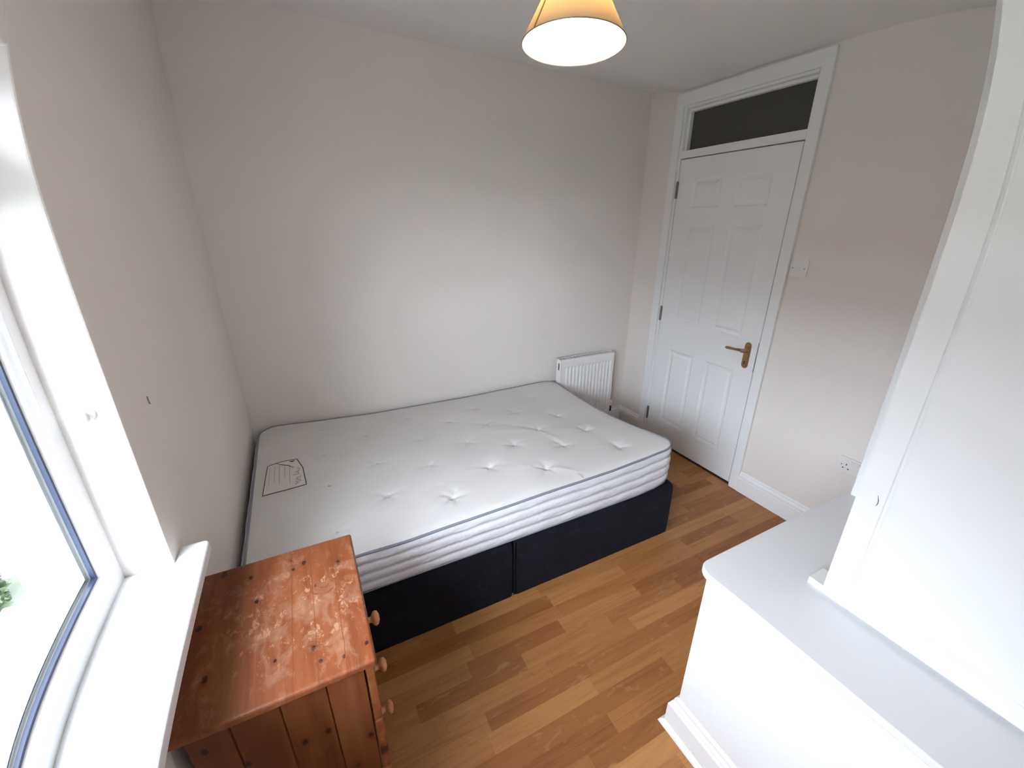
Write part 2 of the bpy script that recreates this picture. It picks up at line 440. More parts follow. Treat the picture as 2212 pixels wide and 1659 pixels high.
# ------------------------------------------------------------------ mesh builder
class MB:
    def __init__(s):
        s.v = []; s.f = []

    def add(s, vs, fs):
        k = len(s.v)
        s.v += [tuple(map(float, p)) for p in vs]
        s.f += [tuple(i + k for i in f) for f in fs]
        return s

    def box(s, x0, x1, y0, y1, z0, z1):
        x0, x1 = sorted((x0, x1)); y0, y1 = sorted((y0, y1)); z0, z1 = sorted((z0, z1))
        v = [(x, y, z) for z in (z0, z1) for y in (y0, y1) for x in (x0, x1)]
        return s.add(v, [(0, 2, 3, 1), (4, 5, 7, 6), (0, 1, 5, 4), (2, 6, 7, 3), (0, 4, 6, 2), (1, 3, 7, 5)])

    def quad(s, a, b, c, d):
        return s.add([a, b, c, d], [(0, 1, 2, 3)])

    def prism(s, poly, d0, d1, axis):
        """polygon (two coords) extruded along axis; coords are the other two axes in order"""
        def P(u, v, d):
            c = [0, 0, 0]; o = [i for i in range(3) if i != axis]
            c[o[0]] = u; c[o[1]] = v; c[axis] = d
            return tuple(c)
        n = len(poly)
        v = [P(a, b, d0) for a, b in poly] + [P(a, b, d1) for a, b in poly]
        f = [(i, (i + 1) % n, n + (i + 1) % n, n + i) for i in range(n)]
        f += [tuple(range(n))[::-1], tuple(range(n, 2 * n))]
        return s.add(v, f)

    def tube(s, pts, r, seg=10, closed=False, cap=True):
        pts = [Vector(p) for p in pts]; n = len(pts)
        rings = []; prev = None
        for i, p in enumerate(pts):
            if closed:
                t = pts[(i + 1) % n] - pts[i - 1]
            else:
                t = pts[min(i + 1, n - 1)] - pts[max(i - 1, 0)]
            t.normalize()
            if prev is None:
                a = Vector((0, 0, 1)) if abs(t.z) < 0.9 else Vector((1, 0, 0))
                u = t.cross(a).normalized()
            else:
                u = (prev - t * prev.dot(t)).normalized()
            prev = u
            w_ = t.cross(u)
            rr = r[i] if isinstance(r, (list, tuple)) else r
            rings.append([p + (u * math.cos(2 * math.pi * k / seg) + w_ * math.sin(2 * math.pi * k / seg)) * rr for k in range(seg)])
        v = [q for ring in rings for q in ring]; f = []
        m = n if closed else n - 1
        for i in range(m):
            j = (i + 1) % n
            for k in range(seg):
                f.append((i * seg + k, i * seg + (k + 1) % seg, j * seg + (k + 1) % seg, j * seg + k))
        if cap and not closed:
            f.append(tuple(range(seg))[::-1]); f.append(tuple(range((n - 1) * seg, n * seg)))
        return s.add(v, f)

    def lathe(s, prof, origin, axis=(0, 0, 1), seg=24, close=False):
        """prof = [(radius, height)]; revolve about axis through origin"""
        ax = Vector(axis).normalized()
        a = Vector((0, 0, 1)) if abs(ax.z) < 0.9 else Vector((1, 0, 0))
        u = ax.cross(a).normalized(); w_ = ax.cross(u)
        o = Vector(origin); v = []; f = []
        for r, h in prof:
            for k in range(seg):
                t = 2 * math.pi * k / seg
                v.append(o + ax * h + (u * math.cos(t) + w_ * math.sin(t)) * max(r, 1e-5))
        n = len(prof)
        for i in range(n - 1 if not close else n):
            j = (i + 1) % n
            for k in range(seg):
                f.append((i * seg + k, i * seg + (k + 1) % seg, j * seg + (k + 1) % seg, j * seg + k))
        return s.add(v, f)

    def sweep(s, prof, path, closed=False):
        """prof = [(outward, z)] swept along a 2D path with mitred corners; outward = right of travel"""
        P = [Vector((p[0], p[1])) for p in path]; n = len(P); offs = []
        for i in range(n):
            d0 = (P[i] - P[i - 1]).normalized() if i > 0 else None
            d1 = (P[i + 1] - P[i]).normalized() if i < n - 1 else None
            if d0 is None: d0 = d1
            if d1 is None: d1 = d0
            n0 = Vector((d0.y, -d0.x)); n1 = Vector((d1.y, -d1.x))
            m = (n0 + n1); m = m / max(m.dot(n0), 1e-6)
            offs.append(m)
        k = len(prof); v = []; f = []
        for i in range(n):
            for (o, z) in prof:
                q = P[i] + offs[i] * o
                v.append((q.x, q.y, z))
        for i in range(n - 1):
            for j in range(k):
                f.append((i * k + j, i * k + (j + 1) % k, (i + 1) * k + (j + 1) % k, (i + 1) * k + j))
        f.append(tuple(range(k))); f.append(tuple(range((n - 1) * k, n * k))[::-1])
        return s.add(v, f)

    def build(s, name, material, parent=None, bevel=0.0, smooth=False, seg=2, origin=None, angle=35):
        vs = [Vector(p) for p in s.v]
        if parent is not None:
            org = Vector(parent.get('_o', (0, 0, 0)))
        elif origin is not None:
            org = Vector(origin)
        else:
            org = Vector(((min(p.x for p in vs) + max(p.x for p in vs)) / 2, (min(p.y for p in vs) + max(p.y for p in vs)) / 2, min(p.z for p in vs)))
        me = bpy.data.meshes.new(name)
        me.from_pydata([tuple(p - org) for p in vs], [], s.f)
        me.validate()
        import bmesh
        bm = bmesh.new(); bm.from_mesh(me)
        bmesh.ops.recalc_face_normals(bm, faces=bm.faces)
        bm.to_mesh(me); bm.free()
        me.materials.append(material)
        o = bpy.data.objects.new(name, me)
        COL.objects.link(o)
        o['_o'] = tuple(org)
        if parent is None:
            o.location = org
        else:
            o.parent = parent
        if smooth:
            for p in me.polygons:
                p.use_smooth = True
        if bevel:
            b = o.modifiers.new('bevel', 'BEVEL')
            b.width = bevel; b.segments = seg; b.limit_method = 'ANGLE'; b.angle_limit = R(angle)
            b.harden_normals = False
        return o


def tag(o, label=None, cat=None, group=None, kind=None):
    if label: o['label'] = label
    if cat: o['category'] = cat
    if group: o['group'] = group
    if kind: o['kind'] = kind
    return o


def empty(name, loc, label=None, cat=None, group=None, kind=None):
    o = bpy.data.objects.new(name, None)
    COL.objects.link(o)
    o.location = loc
    o['_o'] = tuple(loc)
    o.empty_display_size = 0.05
    return tag(o, label, cat, group, kind)


def struct(mb, name, m, parent=None, **kw):
    o = mb.build(name, m, parent, **kw)
    if parent is None:
        o['kind'] = 'structure'
    return o


# ================================================================== THE ROOM
fl = MB().box(-0.02, L + 1.2, 0.02, YF - 0.02, -0.05, 0)
struct(fl, 'floor', M['floor'])

# ceiling: an old, slightly falling surface
cm = MB(); nx, ny = 18, 18
xs = [-0.05 + (L + 0.10) * i / nx for i in range(nx + 1)]
ys = [0.05 - 0.4 * i / 8 for i in range(9)] + [-0.35 + (YF + 0.30) * (i / 10) for i in range(1, 11)]
vv = [(x, y, ceil_z(x, y)) for y in ys for x in xs]
ff = [(j * (nx + 1) + i, j * (nx + 1) + i + 1, (j + 1) * (nx + 1) + i + 1, (j + 1) * (nx + 1) + i) for j in range(len(ys) - 1) for i in range(nx)]
cm.add(vv, ff)
k0 = len(vv)
cm.box(-0.05, L + 0.05, 0.05, YF - 0.05, 2.60, 2.66)
struct(cm, 'ceiling', M['ceiling'])

struct(MB().box(-0.3, L + 0.12, 0.0, 0.12, -0.05, 2.62), 'wall_back', M['wall'])
struct(MB().box(-0.3, L + 0.12, YF, YF - 0.12, -0.05, 2.62), 'wall_front', M['wall'])

# window wall with its opening
wl = MB()
T = 0.26
wl.box(-T, 0, 0.0, YR, -0.05, 2.62)
wl.box(-T, 0, YR2, YF, -0.05, 2.62)
wl.box(-T, 0, YR, YR2, -0.05, ZS - 0.03)
wl.box(-T, 0, YR, YR2, ZH, 2.62)
struct(wl, 'wall_left', M['wall'], bevel=0.006, seg=3)

# door wall with the door and fanlight opening
FO0, FO1 = DY0 + 0.022, DY1 - 0.022
FT = 2.30
wr = MB()
wr.box(L, L + 0.11, 0.0, FO0, -0.05, 2.62)
wr.box(L, L + 0.11, FO1, YP - 0.1, -0.05, 2.62)
wr.box(L, L + 0.11, FO0, FO1, FT, 2.62)
struct(wr, 'wall_right', M['wall'])

# partition that closes the stairwell, standing forward of the door wall
struct(MB().box(XP, XP + 0.09, YP, YF, 0, 2.62).box(XP + 0.09, L + 0.11, YP, YP - 0.09, 0, 2.62), 'wall_partition', M['box'], bevel=0.002)

# dark hall behind the fanlight
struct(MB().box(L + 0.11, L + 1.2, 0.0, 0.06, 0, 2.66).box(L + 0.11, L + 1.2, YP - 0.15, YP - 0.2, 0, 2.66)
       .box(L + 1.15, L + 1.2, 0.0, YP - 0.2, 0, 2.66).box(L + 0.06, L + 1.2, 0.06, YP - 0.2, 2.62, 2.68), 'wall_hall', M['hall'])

# boxed-in stair head
bx = MB()
bx.box(XB, XP, YB, YF, 0, HB - 0.022)
struct(bx, 'wall_bulkhead', M['box'], bevel=0.004)


def rounded_ledge():
    x0, y1, r = XB - 0.004, YB + 0.036, 0.045
    poly = [(XP, y1)]
    for i in range(0, 10):
        a = R(90 + 90 * i / 9)
        poly.append((x0 + r + r * math.cos(a), y1 - r + r * math.sin(a)))
    poly += [(x0 + 0.0, YB - 0.04), (XB - 0.002, YB - 0.06), (XB - 0.002, YF), (XP, YF)]
    return poly


led = MB().prism(rounded_ledge(), HB - 0.022, HB, 2)
struct(led, 'trim_2', M['ledge'], bevel=0.004)

# skirting boards
SK = [(0, 0), (0.020, 0), (0.020, 0.094), (0.017, 0.098), (0.017, 0.102), (0.020, 0.106), (0.019, 0.114), (0.013, 0.121), (0.009, 0.124), (0.009, 0.131), (0.004, 0.138), (0, 0.138)]
SKB = [(0, 0), (0.034, 0), (0.034, 0.004), (0.031, 0.011), (0.024, 0.016), (0.020, 0.018), (0.020, 0.100), (0.017, 0.106), (0.014, 0.107), (0.014, 0.113), (0.011, 0.120), (0.008, 0.122), (0.008, 0.134), (0.0, 0.142)]
struct(MB().sweep(SK, [(0.0, 0), (L, 0)]), 'baseboard_back', M['white'])
struct(MB().sweep(SK, [(0, YF), (0, 0)]), 'baseboard_left', M['white'])
ARO = DY0 + 0.076
ARI = DY1 - 0.0727
br = MB().sweep(SK, [(L, 0), (L, ARO)]).sweep(SK, [(L, ARI), (L, YP)])
struct(br, 'baseboard_right', M['white'])
struct(MB().sweep(SKB, [(XB, YF), (XB, YB), (XP, YB)][::-1]), 'baseboard_bulkhead', M['white'])

# ------------------------------------------------------------------ door frame, architrave (trim_1)
AT = L - 0.020
zt = 2.362
JB = 0.018      # jamb shows this much inside the architrave
tr = MB()
# architrave boards
a0, a1, a2 = FO0 - 0.004, FO1 + 0.004, FT - 0.012
tr.prism([(ARO, 0), (ARO, zt), (ARI, zt), (ARI, 0), (a1, 0), (a1, a2), (a0, a2), (a0, 0)], AT, L, 0)
# jamb lining
tr.box(L - 0.004, L + 0.11, FO0, DY0 + 0.003, 0, FT)
tr.box(L - 0.004, L + 0.11, FO1, DY1 - 0.0055, 0, FT)
tr.box(L - 0.004, L + 0.11, DY0 + 0.003, DY1 - 0.004, FT - 0.025, FT)
# stops behind the leaf
tr.box(L + 0.044, L + 0.10, DY0 + 0.003, DY0 - 0.012, 0, 1.99)
tr.box(L + 0.044, L + 0.10, DY1 - 0.004, DY1 + 0.012, 0, 1.99)
# transom rail under the fanlight
tr.box(L - 0.002, L + 0.10, DY0 + 0.003, DY1 - 0.0055, 1.997, 2.042)
# beads round the glass
for (a, b, c, d) in ((DY0 + 0.003, DY0 - 0.014, 2.042, FT - 0.025), (DY1 - 0.004, DY1 + 0.010, 2.042, FT - 0.025)):
    tr.box(L + 0.018, L + 0.10, a, b, c, d)
tr.box(L + 0.018, L + 0.10, DY0 - 0.014, DY1 + 0.010, FT - 0.042, FT - 0.025)
struct(tr, 'trim_1', M['white'], bevel=0.003)

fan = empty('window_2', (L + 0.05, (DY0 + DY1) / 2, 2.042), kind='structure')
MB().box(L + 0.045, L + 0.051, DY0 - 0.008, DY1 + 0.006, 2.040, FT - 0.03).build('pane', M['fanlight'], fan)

struct(MB().box(L - 0.004, L + 0.10, FO0, FO1, -0.01, 0.006), 'trim_3', M['door_gap'])  # dark strip standing in for the shade in the gap under the door

# ------------------------------------------------------------------ door_1: moulded six-panel leaf
door = empty('door_1', (L, (DY0 + DY1) / 2, 0.006), kind='structure')


def panel_sheet(mb, x, ya, yb, za, zb, panels):
    """front sheet in the plane x with moulded panels, facing -x; panels = [(y0,y1,z0,z1)] (y0 > y1)"""
    ysC = sorted({ya, yb, *[p[0] for p in panels], *[p[1] for p in panels]}, reverse=True)
    zsC = sorted({za, zb, *[p[2] for p in panels], *[p[3] for p in panels]})
    pset = {(round(p[0], 5), round(p[1], 5), round(p[2], 5), round(p[3], 5)) for p in panels}
    steps = [(0, 0), (0.009, 0.005), (0.020, 0.006), (0.036, 0.0012), (0.042, 0.0012)]

    def inpanel(y, z):
        for p in panels:
            if p[1] < y < p[0] and p[2] < z < p[3]:
                return True
        return False
    for i in range(len(ysC) - 1):
        for j in range(len(zsC) - 1):
            y0, y1, z0, z1 = ysC[i], ysC[i + 1], zsC[j], zsC[j + 1]
            if not inpanel((y0 + y1) / 2, (z0 + z1) / 2):
                mb.quad((x, y0, z0), (x, y1, z0), (x, y1, z1), (x, y0, z1))
    for p in panels:
        prev = None
        for (o, d) in steps:
            ring = [(x + d, p[0] - o, p[2] + o), (x + d, p[1] + o, p[2] + o), (x + d, p[1] + o, p[3] - o), (x + d, p[0] - o, p[3] - o)]
            if prev:
                for k in range(4):
                    mb.quad(prev[k], prev[(k + 1) % 4], ring[(k + 1) % 4], ring[k])
            prev = ring
        mb.quad(*prev)


lf = MB()
pl = []
for (a, b) in ((-0.447, -0.657), (-0.757, -0.967)):
    for (c, d) in ((0.190, 0.757), (0.972, 1.602), (1.700, 1.872)):
        pl.append((a, b, c, d))
panel_sheet(lf, L + 0.001, DY0, DY1, 0.006, 1.991, pl)
x0, x1 = L + 0.001, L + 0.041
lf.quad((x0, DY0, .006), (x1, DY0, .006), (x1, DY0, 1.99), (x0, DY0, 1.99))
lf.quad((x0, DY1, .006), (x1, DY1, .006), (x1, DY1, 1.99), (x0, DY1, 1.99))
lf.quad((x0, DY0, .006), (x0, DY1, .006), (x1, DY1, .006), (x1, DY0, .006))
lf.quad((x0, DY0, 1.99), (x0, DY1, 1.99), (x1, DY1, 1.99), (x1, DY0, 1.99))
lf.quad((x1, DY0, .006), (x1, DY1, .006), (x1, DY1, 1.99), (x1, DY0, 1.99))
lf.v = [(x, y, 0.015 if z < 0.0061 else z) for (x, y, z) in lf.v]
lf.build('door_leaf', M['white'], door)
for zc in (1.812, 0.997, 0.205):
    h = MB()
    h.tube([(L - 0.005, DY0 + 0.004, zc - 0.05), (L - 0.005, DY0 + 0.004, zc + 0.05)], 0.0065, 10)
    h.box(L - 0.003, L + 0.002, DY0 - 0.004, DY0 + 0.012, zc - 0.05, zc + 0.05)
    for t in (-0.03, -0.01, 0.01, 0.03):
        h.tube([(L - 0.005, DY0 + 0.004, zc + t - 0.0015), (L - 0.005, DY0 + 0.004, zc + t + 0.0015)], 0.0078, 10)
    h.tube([(L - 0.005, DY0 + 0.004, zc + 0.05), (L - 0.005, DY0 + 0.004, zc + 0.055)], 0.004, 8)
    h.build('hinge', M['hinge'], door, smooth=False)
# handle
hy = -1.030
hp = MB()


def stadium(cy, z0, z1, r, n=10):
    P = []
    for i in range(n + 1):
        a = math.pi * i / n
        P.append((cy + r * math.cos(a), z1 - r + r * math.sin(a)))
    for i in range(n + 1):
        a = math.pi + math.pi * i / n
        P.append((cy + r * math.cos(a), z0 + r + r * math.sin(a)))
    return P


hp.prism(stadium(hy, 0.792, 0.952, 0.021), L + 0.001, L - 0.004, 0)
hp.prism(stadium(hy, 0.798, 0.946, 0.015), L - 0.004, L - 0.008, 0)
hpo = hp.build('door_handle', M['brass'], door, bevel=0.002)
hpo['label'] = 'worn brass lever handle on a rounded backplate'
lv = MB()
lv.lathe([(0.0155, 0.0), (0.0155, 0.006), (0.011, 0.009), (0.0095, 0.03), (0.012, 0.040), (0.010, 0.052), (0.0, 0.055)], (L - 0.006, hy, 0.905), (-1, 0, 0), 18)
lv.tube([(L - 0.044, hy, 0.905), (L - 0.048, hy + 0.02, 0.906), (L - 0.050, hy + 0.045, 0.904), (L - 0.050, hy + 0.075, 0.902), (L - 0.049, hy + 0.100, 0.901), (L - 0.048, hy + 0.112, 0.901)],
        [0.0095, 0.0085, 0.007, 0.0078, 0.0085, 0.006], 12)
lv.build('lever', M['brass'], hpo, smooth=True)
kh = MB().lathe([(0.0, 0.0), (0.0045, 0.0), (0.0045, 0.001), (0, 0.001)], (L - 0.008, hy, 0.832), (-1, 0, 0), 12)
kh.box(L - 0.0092, L - 0.008, hy - 0.002, hy + 0.002, 0.815, 0.831)
kh.build('keyhole', M['hole'], hpo)
MB().box(L + 0.000, L + 0.001, DY1 + 0.0002, DY1 + 0.003, 0.78, 0.96).build('latch_plate', M['hinge'], door)

# ------------------------------------------------------------------ window_1
win = empty('window_1', (-0.09, (YR + YR2) / 2, ZS), kind='structure')
FX0, FX1 = -0.092, -0.158          # frame inner and outer face
TR0, TR1 = 1.665, 1.725            # transom bar


def rect_frame(mb, y0, y1, z0, z1, prof):
    """mitred frame: prof = [(inset, x)] closed section"""
    k = len(prof)
    c = [(y0, z0, -1, 1), (y1, z0, 1, 1), (y1, z1, 1, -1), (y0, z1, -1, -1)]
    v = []; f = []
    for (y, z, sy, sz_) in c:
        for (o, x) in prof:
            v.append((x, y + sy * o, z + sz_ * o))
    for i in range(4):
        j = (i + 1) % 4
        for a in range(k):
            b = (a + 1) % k
            f.append((i * k + a, i * k + b, j * k + b, j * k + a))
    mb.add(v, f)


wf = MB()
prof = [(-0.004, FX1), (-0.004, FX0), (0.032, FX0), (0.040, FX0 - 0.006), (0.046, FX0 - 0.010), (0.052, FX0 - 0.020), (0.052, FX1)]
rect_frame(wf, YR, YR2, ZS, TR0 + 0.03, prof)
rect_frame(wf, YR, YR2, TR1 - 0.03, ZH, prof)
wf.box(FX0 + 0.001, FX1, YR, YR2, TR0, TR1)
wfo = wf.build('window_frame', M['upvc'], win, bevel=0.002)
gs = MB()
gp = [(0.049, FX0 - 0.018), (0.057, FX0 - 0.018), (0.057, FX0 - 0.026), (0.049, FX0 - 0.026)]
rect_frame(gs, YR, YR2, ZS, TR0 + 0.03, gp)
rect_frame(gs, YR, YR2, TR1 - 0.03, ZH, gp)
gs.build('gasket', M['gasket'], win)
sp = [(0.050, FX0 - 0.032), (0.064, FX0 - 0.032), (0.064, FX0 - 0.046), (0.050, FX0 - 0.046)]
sb = MB()
rect_frame(sb, YR, YR2, ZS, TR0 + 0.03, sp)
rect_frame(sb, YR, YR2, TR1 - 0.03, ZH, sp)
sb.build('spacer_bar', M['chrome'], win)
MB().box(-0.122, -0.124, YR - 0.045, YR2 + 0.045, ZS + 0.045, TR0 - 0.018).build('pane', M['glass'], win)
MB().box(-0.122, -0.124, YR - 0.045, YR2 + 0.045, TR1 + 0.018, ZH - 0.045).build('pane', M['glass'], win)
# inner sill board with its horn past the reveal
sl = MB()
sp_ = [(-0.094, YR), (0.0, YR), (0.0, YR + 0.061), (0.052, YR + 0.061), (0.058, YR + 0.058), (0.0617, YR + 0.050), (0.0617, YR2 - 0.061), (0.0, YR2 - 0.061), (0.0, YR2), (-0.094, YR2)]
sl.prism(sp_, ZS - 0.030, ZS, 2)
sl.build('window_sill', M['white'], win, bevel=0.006, seg=3)
# outer sill
MB().box(-0.155, -0.31, YR + 0.0, YR2, ZS - 0.03, ZS + 0.0).build('outer_sill', M['upvc'], win, bevel=0.004)
# transom casement handle side is out of view

# curtain hold-back on the reveal
hk = empty('curtain_hook', (-0.050, YR - 0.002, 1.245), 'small white round hook screwed to the bright window reveal', 'hook')
h = MB().lathe([(0.0, 0), (0.019, 0), (0.018, 0.004), (0.008, 0.006), (0.006, 0.018), (0.0, 0.018)], (-0.050, YR, 1.252), (0, -1, 0), 20)
h.build('backplate', M['plastic'], hk, smooth=False)
h = MB().lathe([(0.0, 0.014), (0.010, 0.015), (0.015, 0.020), (0.011, 0.028), (0.0, 0.030)], (-0.050, YR, 1.252), (0, -1, 0), 20)
h.build('knob', M['plastic'], hk, smooth=True)

# old plug hole in the wall
h = MB().lathe([(0.0035, -0.0005), (0.006, 0.0012), (0.008, 0.0004), (0.0, 0.0004)], (0.0, -1.315, 1.205), (1, 0, 0), 14)
po = h.build('wall_plug', M['wall'], None, smooth=True)
tag(po, 'tiny chipped wall plug left of the bed on the window wall', 'wall plug')
c = MB().tube([(0.0012, -1.3165, 1.216), (0.0014, -1.3195, 1.208), (0.0014, -1.3175, 1.199), (0.0012, -1.311, 1.194)], [0.0008, 0.0017, 0.0017, 0.0006], 6)
c.build('dark_chip', M['hinge'], po)

# ================================================================== PENDANT LAMP
LC = Vector((1.04, -1.50, 2.0)); LR = 0.1238
lamp = empty('pendant_lamp', (LC.x, LC.y, LC.z), 'lit cream cone pendant lampshade hanging from the ceiling', 'lamp')
tilt = Vector((0.028, 0.045, 1)).normalized()       # the shade hangs a little askew
SH = 0.165; RT = 0.036
shd = MB().lathe([(LR, 0), (RT, SH), (RT - 0.0015, SH), (LR - 0.0015, 0)], LC, tilt, 64, close=True)
sho = shd.build('lamp_shade', M['shade'], lamp, smooth=True)
a = Vector((0, 0, 1)).cross(tilt)
u_ = tilt.cross(Vector((0, 0, 1)) if abs(tilt.z) < 0.9 else Vector((1, 0, 0))).normalized(); w2 = tilt.cross(u_)


def on_shade(ang, t, extra=0.0008):
    r = LR + (RT - LR) * t + extra
    return LC + tilt * (SH * t) + (u_ * math.cos(ang) + w2 * math.sin(ang)) * r


def ang_of(dx, dy):
    d = Vector((dx, dy, 0))
    return math.atan2(d.dot(w2), d.dot(u_))


sa = ang_of(-0.98, -0.20)
lin = MB().lathe([(LR - 0.0016, 0.0005), (RT - 0.0016, SH), (RT - 0.0022, SH), (LR - 0.0024, 0.0005)], LC, tilt, 64, close=True)
lin.build('shade_lining', M['lining'], sho, smooth=True)
sm = MB().tube([on_shade(sa, t / 8, 0.0006) for t in range(9)], 0.0016, 6)
sm.build('seam', mat('shade_seam', (0.40, 0.22, 0.09), 0.7), sho)
rim = MB().tube([on_shade(2 * math.pi * k / 64, 0.0, -0.0006) for k in range(64)], 0.0011, 6, closed=True)
rim.build('rim_wire', M['hinge'], sho)
bc = LC + tilt * 0.060
bl = MB()
bl.lathe([(0.0, -0.045), (0.014, -0.042), (0.025, -0.030), (0.030, -0.012), (0.027, 0.006), (0.018, 0.026), (0.013, 0.040), (0.013, 0.052), (0.0, 0.052)], bc, tilt, 24)
bl.build('bulb', M['bulb'], lamp, smooth=True)
hd = MB().lathe([(0.0, 0.050), (0.017, 0.050), (0.020, 0.060), (0.020, 0.100), (0.012, 0.108), (0.004, 0.125), (0, 0.125)], bc, tilt, 20)
hd.build('lamp_holder', M['plastic'], lamp)
top_ = bc + tilt * 0.12
cz = ceil_z(LC.x, LC.y)
MB().tube([top_, top_ + Vector((0.003, 0.004, 0.06)), (LC.x + 0.012, LC.y + 0.02, cz - 0.03)], 0.0028, 8).build('cord', M['plastic'], lamp)
MB().lathe([(0.0, -0.035), (0.012, -0.035), (0.03, -0.022), (0.045, -0.010), (0.047, 0.004), (0, 0.004)], (LC.x + 0.012, LC.y + 0.02, cz), (0, 0, 1), 28).build('ceiling_rose', M['plastic'], lamp, smooth=False)
ld = bpy.data.lights.new('bulb_light', 'POINT')
ld.energy = 4.0; ld.color = (1.0, 0.93, 0.84); ld.shadow_soft_size = 0.02
lo = bpy.data.objects.new('bulb_light', ld); COL.objects.link(lo)
lo.location = tuple(Vector((0, 0, 0)) + (bc - tilt * 0.052) - LC); lo.parent = lamp

# ================================================================== BED BASE
BX0, BXM, BX1 = 0.035, 1.025, 1.990
BY0, BY1, BZ = -0.045, -1.243, 0.318
base = empty('divan_base', ((BX0 + BX1) / 2, (BY0 + BY1) / 2, 0), 'dusty black fabric divan base standing on the laminate floor under the mattress', 'bed base')


def soft_box(x0, x1, y0, y1, z0, z1, r=0.022, bulge=0.004, nx=24, nz=8):
    """upholstered block: rounded vertical corners, rounded top edge"""
    mb = MB()
    out = []
    def corner(cx, cy, a0):
        for i in range(6):
            a = R(a0 + 90 * i / 5)
            out.append((cx + r * math.cos(a), cy + r * math.sin(a)))
    def edge(p, q, n):
        for i in range(1, n):
            out.append((p[0] + (q[0] - p[0]) * i / n, p[1] + (q[1] - p[1]) * i / n))
    corner(x1 - r, y1 - r, 0); edge((x1 - r, y1), (x0 + r, y1), nx)
    corner(x0 + r, y1 - r, 90); edge((x0, y1 - r), (x0, y0 + r), nx)
    corner(x0 + r, y0 + r, 180); edge((x0 + r, y0), (x1 - r, y0), nx)
    corner(x1 - r, y0 + r, 270); edge((x1, y0 + r), (x1, y1 - r), nx)
    n = len(out); cx, cy = (x0 + x1) / 2, (y0 + y1) / 2
    prof = [(0.0, 0.0), (0.0, 0.02)] + [(0.0, t) for t in (0.25, 0.5, 0.75, 0.90)] + [(0.004, 0.955), (0.010, 0.985), (0.02, 1.0)]
    v = []
    for (ins, t) in prof:
        for (x, y) in out:
            fx = (x - cx) / ((x1 - x0) / 2); fy = (y - cy) / ((y1 - y0) / 2)
            k = ins
            b = bulge * math.sin(math.pi * min(t, 1)) * 0.5 - k
            v.append((x + b * fx, y + b * fy, z0 + (z1 - z0) * t))
    f = []
    for i in range(len(prof) - 1):
        for j in range(n):
            f.append((i * n + j, i * n + (j + 1) % n, (i + 1) * n + (j + 1) % n, (i + 1) * n + j))
    f.append(tuple(range(n))[::-1]); f.append(tuple(range((len(prof) - 1) * n, len(prof) * n)))
    mb.add(v, f)
    return mb


for (a, b) in ((BX0, BXM - 0.001), (BXM + 0.001, BX1)):
    s = soft_box(a, b, BY1, BY0, 0.0, BZ)
    so = s.build('base_section', M['velvet'], base, smooth=True)
    e = so.modifiers.new('es', 'EDGE_SPLIT'); e.split_angle = R(50)
pw = MB()
pw.tube([(BXM, BY1 - 0.0015, 0.01), (BXM, BY1 - 0.0015, BZ - 0.01)], 0.003, 6)
pw.build('seam_piping', M['velvet'], base)

# ================================================================== MATTRESS
MX0, MX1, MY0, MY1 = 0.046, 1.964, -0.033, -1.234
RC = 0.085
mcx, mcy = (MX0 + MX1) / 2, (MY0 + MY1) / 2
ma, mb_ = (MX1 - MX0) / 2, (MY0 - MY1) / 2
FRZ = [(0.03, 0.500), (0.4, 0.502), (0.57, 0.498), (0.8, 0.507), (1.0, 0.513), (1.2, 0.520), (1.33, 0.521), (1.53, 0.525), (1.71, 0.536), (1.855, 0.547), (1.97, 0.560)]
BKZ = [(0.03, 0.528), (0.135, 0.528), (0.375, 0.513), (0.72, 0.497), (1.25, 0.493), (1.6, 0.497), (1.83, 0.503), (1.97, 0.500)]
BOT = [(0.03, 0.3185), (1.5, 0.3185), (1.72, 0.320), (1.82, 0.327), (1.92, 0.345), (1.97, 0.356)]


def interp(T_, x):
    for i in range(len(T_) - 1):
        if x <= T_[i + 1][0]:
            a, b = T_[i], T_[i + 1]
            t = min(max((x - a[0]) / (b[0] - a[0]), 0), 1)
            t = t * t * (3 - 2 * t) * 0.5 + t * 0.5
            return a[1] + (b[1] - a[1]) * t
    return T_[-1][1]


def edge_z(x, y):
    t = (y - MY0) / (MY1 - MY0)
    z = interp(BKZ, x) * (1 - t) + interp(FRZ, x) * t
    z += -0.040 * math.exp(-((x - MX1) / 0.36) ** 2) * math.sin(math.pi * min(max(t, 0), 1)) ** 1.3
    return z


def bot_z(x, y):
    t = (y - MY0) / (MY1 - MY0)
    return 0.3185 + (interp(BOT, x) - 0.3185) * max(0, t) ** 2


